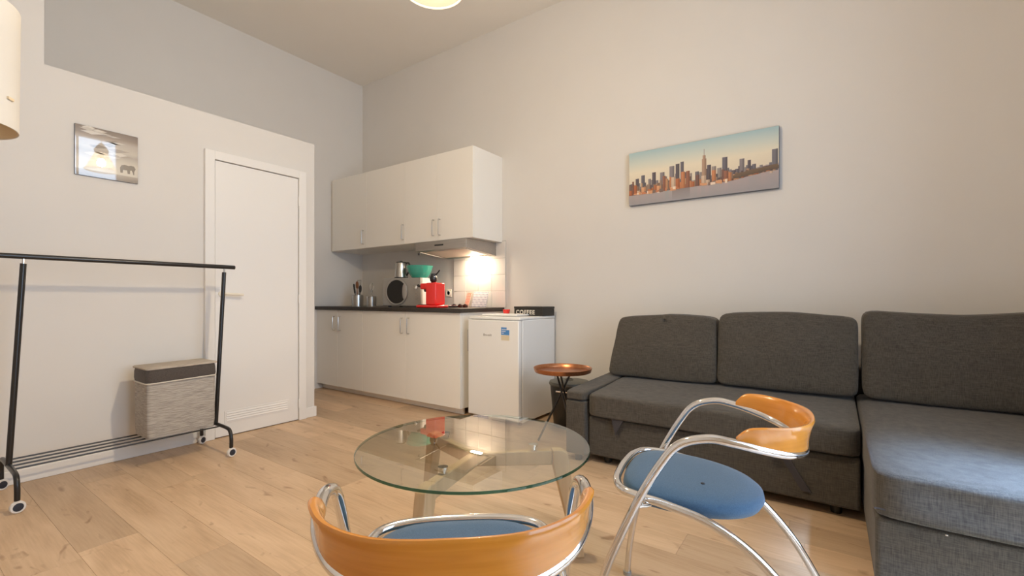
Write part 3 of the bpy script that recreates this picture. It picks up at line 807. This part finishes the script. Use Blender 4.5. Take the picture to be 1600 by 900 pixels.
MB().box((R - .003, -.012, zb + .086), (R + .006, .012, zb + .094)).build('shade_clip', 'paper_in', fp).rotation_euler = (0, 0, ca)

# ------------------------------------------------------------------ clothes rack with basket
RX, RY0, RY1 = -3.33, .405, 1.33
rk = thing('clothes_rack', 'black metal clothes rack on casters along the left wall', 'clothes rack', (RX, (RY0 + RY1) / 2, 0))
cy = (RY0 + RY1) / 2
LEAN = .05
for yy, s in ((RY0, -1), (RY1, 1)):
    y0 = yy - cy
    ft = MB().tube([(-.22, y0, .058), (-.22, y0, .115), (-.205, y0, .155), (-.165, y0, .172), (0, y0, .174), (.165, y0, .172), (.205, y0, .155), (.22, y0, .115), (.22, y0, .058)], .011, 12, smooth=6)
    ft.build('base_foot', 'black', rk, smooth=True)
    MB().tube([(0, y0, .176), (0, y0 + LEAN, 1.178)], .0125, 14).build('post', 'black', rk, smooth=True)
    MB().tube([(0, y0 + LEAN, 1.17), (0, y0 + LEAN + .001, 1.205)], .0055, 10).build('inner_rod', 'steel', rk, smooth=True)
    for sx in (-1, 1):
        cs = bpy.data.objects.new('caster', None); COL.objects.link(cs); cs.parent = rk
        cs.location = (sx * .22, y0, 0); cs.rotation_euler = (0, 0, .18 + (.25 if sx < 0 else 0))
        MB().tube([(0, 0, .036), (0, 0, .062)], .007, 8).build('stem', 'black', cs, smooth=True)
        wh = MB().lathe([(.019, -.009), (.026, -.009), (.028, -.006), (.028, .006), (.026, .009), (.019, .009)], 28, closed=True)
        wh.v = [(z + .004, x, y_ + .0285) for x, y_, z in wh.v]; wh.build('wheel', 'rubber', cs, smooth=True)
        hb = MB().lathe([(0, -.010), (.0185, -.010), (.0185, .010), (0, .0115)], 24)
        hb.v = [(z + .004, x, y_ + .0285) for x, y_, z in hb.v]; hb.build('hub', 'hub', cs, smooth=True)
MB().tube([(0, RY0 - cy - .09, 1.214), (0, RY1 - cy + .115, 1.214)], .0135, 14).build('hanging_rail', 'black', rk, smooth=True)
for k in range(4):
    x = -.13 + k * .070
    MB().tube([(x, RY0 - cy + .002, .172), (x, RY1 - cy - .002, .172)], .0045, 8).build('shelf_rod', 'black', rk, smooth=True)

bk = thing('laundry_basket', 'grey woven laundry basket standing on the rack rods', 'basket', (-3.362, 1.118, .1785))
bw_, bd_ = .225, .36   # x depth, y width
def ring(sx, sy, z, r=.02, n=6):
    pts = []
    for cx_, cy_, a0 in ((sx/2 - r, sy/2 - r, 0), (-sx/2 + r, sy/2 - r, PI/2), (-sx/2 + r, -sy/2 + r, PI), (sx/2 - r, -sy/2 + r, 1.5*PI)):
        for i in range(n + 1):
            a = a0 + PI/2 * i / n
            pts.append((cx_ + r * math.cos(a), cy_ + r * math.sin(a), z))
    return pts
def loft(rings, cap=True):
    mb = MB(); n = len(rings[0]); vs = [p for r in rings for p in r]; fs = []
    for j in range(len(rings) - 1):
        for i in range(n): fs.append((j*n+i, j*n+(i+1)%n, (j+1)*n+(i+1)%n, (j+1)*n+i))
    if cap: fs += [tuple(range(n-1, -1, -1)), tuple((len(rings)-1)*n + i for i in range(n))]
    return mb.add(vs, fs)
loft([ring(bw_ * .96, bd_ * .97, 0), ring(bw_, bd_, .05), ring(bw_, bd_, .345)]).build('woven_body', 'wicker', bk, smooth=True)
def wavy(sx, sy, z, amp, ph):
    return [(x * (1 + .02 * math.sin(9*y + ph)), y, z + amp * math.sin(11 * y + 5 * x + ph)) for x, y, _ in ring(sx, sy, z, .03)]
loft([wavy(bw_ + .008, bd_ + .006, .330, .006, 0), wavy(bw_ + .016, bd_ + .012, .350, .004, 1), wavy(bw_ + .012, bd_ + .010, .385, .002, 2), ring(bw_ + .002, bd_ + .004, .405, .03)]).build('cloth_liner', 'liner', bk, smooth=True, ang=60)
pp = [Vector(p) for p in wavy(bw_ + .012, bd_ + .010, .329, .006, 0)]
MB().tube(pp, .004, 6, closed=True).build('liner_piping', 'piping', bk, smooth=True)
ld = loft([ring(bw_ + .012, bd_ + .014, .4055, .012), ring(bw_ + .014, bd_ + .016, .413, .012), ring(bw_ + .004, bd_ + .006, .417, .012)])
ld.v = [(x, y, z + .02 * max(0, (y + .02)) - .006 * max(0, -y)) for x, y, z in ld.v]
ld.build('woven_lid', 'wicker_lid', bk, smooth=True)

# ------------------------------------------------------------------ side table and bin
st = thing('side_table', 'small round side table with copper tray top', 'side table', (-1.535, 2.80, 0))
TZ = .489
MB().lathe([(0, TZ), (.188, TZ), (.196, TZ + .004), (.204, TZ + .030), (.202, TZ + .032), (.199, TZ + .030), (.190, TZ + .007), (0, TZ + .005)], 56).build('tray_top', 'copper', st, smooth=True, ang=50)
for k in range(3):
    a = k * 2 * PI / 3 + YAW
    ca_, sa_ = math.cos(a), math.sin(a)
    b = a + PI * .98
    MB().tube([(.062 * ca_ - .011 * sa_, .062 * sa_ + .011 * ca_, TZ - .002), (-.17 * ca_ - .011 * sa_, -.17 * sa_ + .011 * ca_, .006)], .0075, 8).build('leg', 'black', st, smooth=True)
MB().tube([(.018 * math.cos(t * PI / 6), .018 * math.sin(t * PI / 6), .360) for t in range(12)], .004, 6, closed=True).build('leg_collar', 'black', st, smooth=True)
tb = thing('waste_bin', 'dark grey round waste bin behind the copper side table', 'bin', (-1.69, 3.19, 0), rz=.10)
MB().lathe([(0, .004), (.118, .004), (.122, .012), (.150, .325), (0, .325)], 44).build('bin_body', 'grey_plastic', tb, smooth=True)
MB().lathe([(0, .3255), (.156, .3255), (.160, .335), (.154, .352), (.09, .360), (0, .362)], 44).build('bin_lid', 'lid_plastic', tb, smooth=True)
MB().box((-.05, -.152, .285), (.045, -.138, .297)).build('name_strip', 'chrome', tb, bevel=.003)
MB().lathe([(.028, .360), (.034, .362), (.034, .367), (.028, .369)], 24, (0, 0, 0), closed=True).build('lid_ring', 'lid_plastic', tb, smooth=True)

# ------------------------------------------------------------------ sofa
so = thing('corner_sofa', 'charcoal fabric corner sofa with chaise on the right', 'sofa', (-1.35, 3.40, 0))
OX, OY = 1.35, -3.40
def sbox(name, a, b, bev=.02, mat='sofa', parent=so, seg=4):
    return MB().box((a[0] + OX, a[1] + OY, a[2]), (b[0] + OX, b[1] + OY, b[2])).build(name, mat, parent, bevel=bev, seg=seg)
def soft(name, a, b, parent=so, slope=0, k=14, puff=0.0, top=.012, seed=1):
    """upholstered block, top gently crowned, rising to the back by slope"""
    w, d, h = b[0]-a[0], b[1]-a[1], b[2]-a[2]
    c = cushion(w, d, h, k, 20)
    cx_, cy_, cz_ = (a[0]+b[0])/2 + OX, (a[1]+b[1])/2 + OY, (a[2]+b[2])/2
    vs = []
    for x, y, z in c.v:
        fx_, fy_ = 1 - (2*x/w)**2, 1 - (2*y/d)**2
        if z > 0:
            z += top * max(fx_, 0)**.5 * max(fy_, 0)**.5 + slope * (y / d + .5) * (z / (h/2))
        n = noise.noise(Vector((x*4 + seed, y*4, z*14))) * .0035
        vs.append((x + cx_, y + cy_ + n, z + cz_ + n))
    c.v = vs
    return c.build(name, 'sofa', parent, smooth=True, ang=80)
# arm at the left end: a base and a flat padded top
sbox('arm', (-1.352, 2.505, .045), (-1.222, 3.40, .375), .012)
soft('arm_pad', (-1.356, 2.498, .3755), (-1.218, 3.40, .432), slope=.03, k=9, top=.004)
sbox('back_frame', (-1.22, 3.315, .045), (.955, 3.40, .60), .02)
bs = sbox('storage_front', (-1.214, 2.545, .050), (.108, 3.31, .285), .012)
sc_ = soft('seat_cushion', (-1.216, 2.515, .290), (.110, 3.31, .418), slope=.045, k=22, top=.008)
sbox('chaise_base', (.122, 1.955, .035), (.962, 3.31, .268), .015)
soft('chaise_mattress', (.116, 1.935, .270), (.966, 3.31, .425), slope=.035, k=24, top=.012, seed=4)
sm = MB().tube([(.118 + OX, 1.945 + OY, .30), (.964 + OX, 1.945 + OY, .30)], .003, 6).build('seam_piping', 'strap', so, smooth=True)
kn = MB().lathe([(0, 0), (.004, 0), (.004, .004), (0, .006)], 10, (.295 + OX, 1.936 + OY, .262)).build('zip_pull', 'chrome', so, smooth=True)
for x, yy in ((-1.29, 2.56), (-1.12, 2.62), (.02, 2.62), (.18, 2.02), (.90, 2.02), (-1.29, 3.33), (.9, 3.30)):
    MB().lathe([(0, 0), (.022, 0), (.026, .05), (0, .05)], 14, (x + OX, yy + OY, 0)).build('foot', 'blackp', so, smooth=True)
# pull straps at the seam below the seat, with their shadows shaped in dark cloth
MB().prism([(-1.06, .295), (-.985, .298), (-1.035, .200)], 2.524 + OY, 2.534 + OY, 'y').build('strap_and_shadow', 'strap', so, loc=(OX, 0, 0))  # dark triangle shaped after the strap's cast shadow
MB().prism([(-.268, .315), (-.232, .315), (-.232, .255), (-.268, .255)], 2.500 + OY, 2.510 + OY, 'y').build('pull_tab', 'tab', so, bevel=.002, loc=(OX, 0, 0))
MB().prism([(-.225, .285), (-.19, .285), (-.075, .095), (-.115, .095)], 2.536 + OY, 2.543 + OY, 'y').build('strap_and_shadow', 'strap', so, loc=(OX, 0, 0))

def back_cushion(label, x0, x1, z0, z1, y, lean, thick, seed, skew=0.0):
    w, h = x1 - x0, z1 - z0
    t = thing('back_cushion', label, 'cushion', ((x0 + x1)/2, y, z0), group='loose back cushions of the sofa')
    c = cushion(w, thick, h, 13, 22, puff=.30, wr=.008, seed=seed)
    vs = []
    for x, yy, z in c.v:
        f = z / h + .5
        vs.append((x + skew * (f - .5) * (-1 if x < 0 else .3), yy + lean * f, z + h/2 + .010 * math.sin(x * 7 + seed) * f))
    c.v = vs
    c.build('cushion_cover', 'sofa', t, smooth=True, ang=0)
    # piped seam round the front edge
    ps = []
    for i in range(64):
        a = 2 * PI * i / 64
        ca_, sa_ = math.cos(a), math.sin(a)
        k = 13.0
        rr = 1 / (abs(ca_)**k + abs(sa_)**k)**(1/k)
        xx, zz = ca_ * rr * w/2 * .985, sa_ * rr * h/2 * .985
        f = zz / h + .5
        ps.append((xx + skew * (f - .5) * (-1 if xx < 0 else .3), -thick * .30 + lean * f, zz + h/2 + .010 * math.sin(xx * 7 + seed) * f))
    MB().tube(ps, .0035, 6, closed=True).build('seam', 'sofa', t, smooth=True)
back_cushion('left back cushion of the sofa, leaning beside the copper table', -1.275, -.590, .462, .885, 3.11, .075, .15, 1, -.06)
back_cushion('middle back cushion of the sofa, between two others', -.582, .122, .470, .912, 3.11, .075, .16, 2)
back_cushion('right back cushion of the sofa, on the chaise', .138, .955, .470, .930, 3.11, .075, .16, 5)

# ------------------------------------------------------------------ glass table
TL = (-1.105, 1.325)
tt = thing('glass_table', 'round glass table on three pale oak legs', 'table', (*TL, 0))
GZ = .452
R = .432
e = .0015
gl = MB()
n = 96
def circ(r, z): return [(r * math.cos(2*PI*i/n), r * math.sin(2*PI*i/n), z) for i in range(n)]
vs = circ(R - e, GZ - .010) + circ(R, GZ - .010 + e) + circ(R, GZ - e) + circ(R - e, GZ)
gl.add(vs, [tuple(range(3*n, 4*n))], 0); gl.add(vs, [tuple(range(n-1, -1, -1))], 0)
for j in range(3): gl.add(vs[j*n:(j+2)*n], [(i, (i+1)%n, n+(i+1)%n, n+i) for i in range(n)], 1)
gt = gl.build('glass_top', ['glass', 'glass_edge'], tt)
LZ = GZ - .010 - .022
for k, a0 in enumerate((7, 127, 247)):
    a = math.radians(a0 + 35.1)
    ca_, sa_ = math.cos(a), math.sin(a)
    t_ = .021
    # side outline of arm and leg in the (radius, z) plane
    arm = [(.0, LZ), (.335, LZ), (.352, LZ - .012), (.305, LZ - .062), (.0, LZ - .05)]
    leg = [(.298, LZ - .0005), (.335, LZ), (.358, LZ - .014), (.425, 0), (.392, 0), (.300, LZ - .06)]
    for nm, pl, tk in (('arm', arm[:2] + [(.300, LZ - .0005), (.296, LZ - .058), (.0, LZ - .05)], .016), ('leg', leg, t_)):
        if nm == 'arm': pl = [(.0, LZ - .001), (.297, LZ - .001), (.297, LZ - .058), (.0, LZ - .050)]
        mb = MB()
        m_ = len(pl)
        v1 = [(r * ca_ - tk * sa_, r * sa_ + tk * ca_, z) for r, z in pl]
        v2 = [(r * ca_ + tk * sa_, r * sa_ - tk * ca_, z) for r, z in pl]
        mb.add(v1 + v2, [tuple(range(m_-1, -1, -1)), tuple(range(m_, 2*m_))] + [(i, (i+1)%m_, m_+(i+1)%m_, m_+i) for i in range(m_)])
        mb.build(nm, 'oak', tt, bevel=.005, seg=3)
    MB().lathe([(0, 0), (.012, 0), (.012, .012), (.017, .013), (.017, .0215), (0, .0215)], 20, (.225 * ca_, .225 * sa_, LZ)).build('glass_peg', 'chrome', tt, smooth=True)

# ------------------------------------------------------------------ armchairs
def make_chair(label, loc, fwd):
    rz = math.atan2(-fwd[0], fwd[1])
    t = thing('armchair', label, 'chair', (loc[0], loc[1], 0), rz, 'chrome tube armchairs round the glass table')
    # arm loop: front foot - arm bend - round the back - other side
    half = [(.245, .362, .009), (.244, .350, .13), (.240, .318, .28), (.236, .240, .47), (.233, .178, .585), (.232, .134, .640), (.229, .07, .662), (.221, .015, .657), (.201, -.045, .644), (.164, -.098, .630), (.106, -.135, .620), (.042, -.150, .616)]
    path = half + [(-x, y, z) for x, y, z in reversed(half)]
    TR = .0110
    MB().tube(path, TR, 14, smooth=6).build('arm_loop', 'chrome', t, smooth=True)
    # seat loop: rear foot - under the seat - round the seat front - other side
    h2 = [(.225, -.285, .009), (.222, -.225, .13), (.214, -.145, .268), (.205, -.04, .383), (.200, .065, .445), (.198, .17, .470), (.195, .235, .478), (.176, .288, .482), (.120, .314, .484), (.04, .322, .485)]
    path2 = h2 + [(-x, y, z) for x, y, z in reversed(h2)]
    MB().tube(path2, .0112, 14, smooth=6).build('seat_loop', 'chrome', t, smooth=True)
    for s in (-1, 1):
        MB().tube([(s * .235, .240, .468), (s * .20, .215, .462), (s * .10, .205, .445)], .007, 10).build('seat_bracket', 'chrome', t, smooth=True)
        for x, yy in ((.245, .362), (.225, -.285)):
            MB().lathe([(0, 0), (.0145, 0), (.0145, .012), (0, .014)], 14, (s * x, yy, 0)).build('foot_cap', 'silver', t, smooth=True)
    MB().tube([(-.10, .205, .445), (.10, .205, .445)], .007, 10).build('cross_bar', 'chrome', t, smooth=True)
    # seat: shield outline, domed
    out = []
    N_ = 56
    for i in range(N_):
        a = 2 * PI * i / N_
        c_, s_ = math.cos(a), math.sin(a)
        k = 3.2 if s_ > 0 else 2.1
        r_ = 1 / (abs(c_)**k + abs(s_)**k)**(1/k)
        x, y = .186 * c_ * r_, s_ * r_
        y = .165 + (.143 * y if y > 0 else .228 * y)
        x *= 1.0
        out.append((x, y))
    def zt(y): return .470 + .055 * (y - .10)     # slopes up to the front
    rings = []
    for f, dz in ((.80, -.034), (.95, -.028), (1.0, -.010), (.985, .006), (.93, .014), (.75, .021), (.45, .025), (.15, .026)):
        rings.append([(x * f, .13 + (y - .13) * f, zt(.13 + (y - .13) * f) + dz) for x, y in out])
    loft(rings).build('seat', 'seat', t, smooth=True, ang=0)
    MB().lathe([(0, 0), (.006, 0), (.005, .003), (0, .004)], 12, (-.075, .09, zt(.09) + .0235)).build('seat_button', 'button', t, smooth=True)
    # bent wood backrest standing on the rear of the arm loop
    q = [(.212, .008, .652), (.199, -.045, .644), (.164, -.098, .630), (.106, -.135, .620), (.042, -.150, .616)]
    arc = spline([Vector(p) for p in q + [(-x, y, z) for x, y, z in reversed(q)]], 8)
    K = len(arc); sect = []
    for i, p in enumerate(arc):
        s_ = 2 * i / (K - 1) - 1
        h = .032 + .044 * (1 - abs(s_)**1.7)
        if abs(s_) > .86: h *= max(.12, (1 - ((abs(s_) - .86) / .14)**2))**.5
        tn = (arc[min(i+1, K-1)] - arc[max(i-1, 0)]); tn.z = 0; tn.normalize()
        nrm = Vector((tn.y, -tn.x, 0))
        if nrm.dot(Vector((p.x, p.y - .02, 0))) < 0: nrm = -nrm
        bot = p + Vector((0, 0, .0075)) + nrm * .002
        th = .0065
        sec = []
        for q, o_ in ((0, th), (.33, th), (.66, th), (.93, th), (1.0, th * .35), (1.0, -th * .35), (.93, -th), (.66, -th), (.33, -th), (0, -th)):
            sec.append(bot + Vector((0, 0, h * q)) + nrm * (o_ + h * .22 * q * q))
        sect.append(sec)
    mb = MB(); n_ = len(sect[0])
    fs = []
    for i in range(K - 1):
        for j in range(n_): fs.append((i*n_+j, i*n_+(j+1)%n_, (i+1)*n_+(j+1)%n_, (i+1)*n_+j))
    fs += [tuple(range(n_-1, -1, -1)), tuple((K-1)*n_ + j for j in range(n_))]
    mb.add([v for s_ in sect for v in s_], fs)
    mb.build('backrest', 'beech', t, smooth=True, ang=50)
    return t
make_chair('chrome armchair with blue seat between table and sofa', (-.21, 1.405), (-.985, -.155))
make_chair('chrome armchair seen from behind its honey wood backrest in front', (-.500, .552), (-.641, .768))
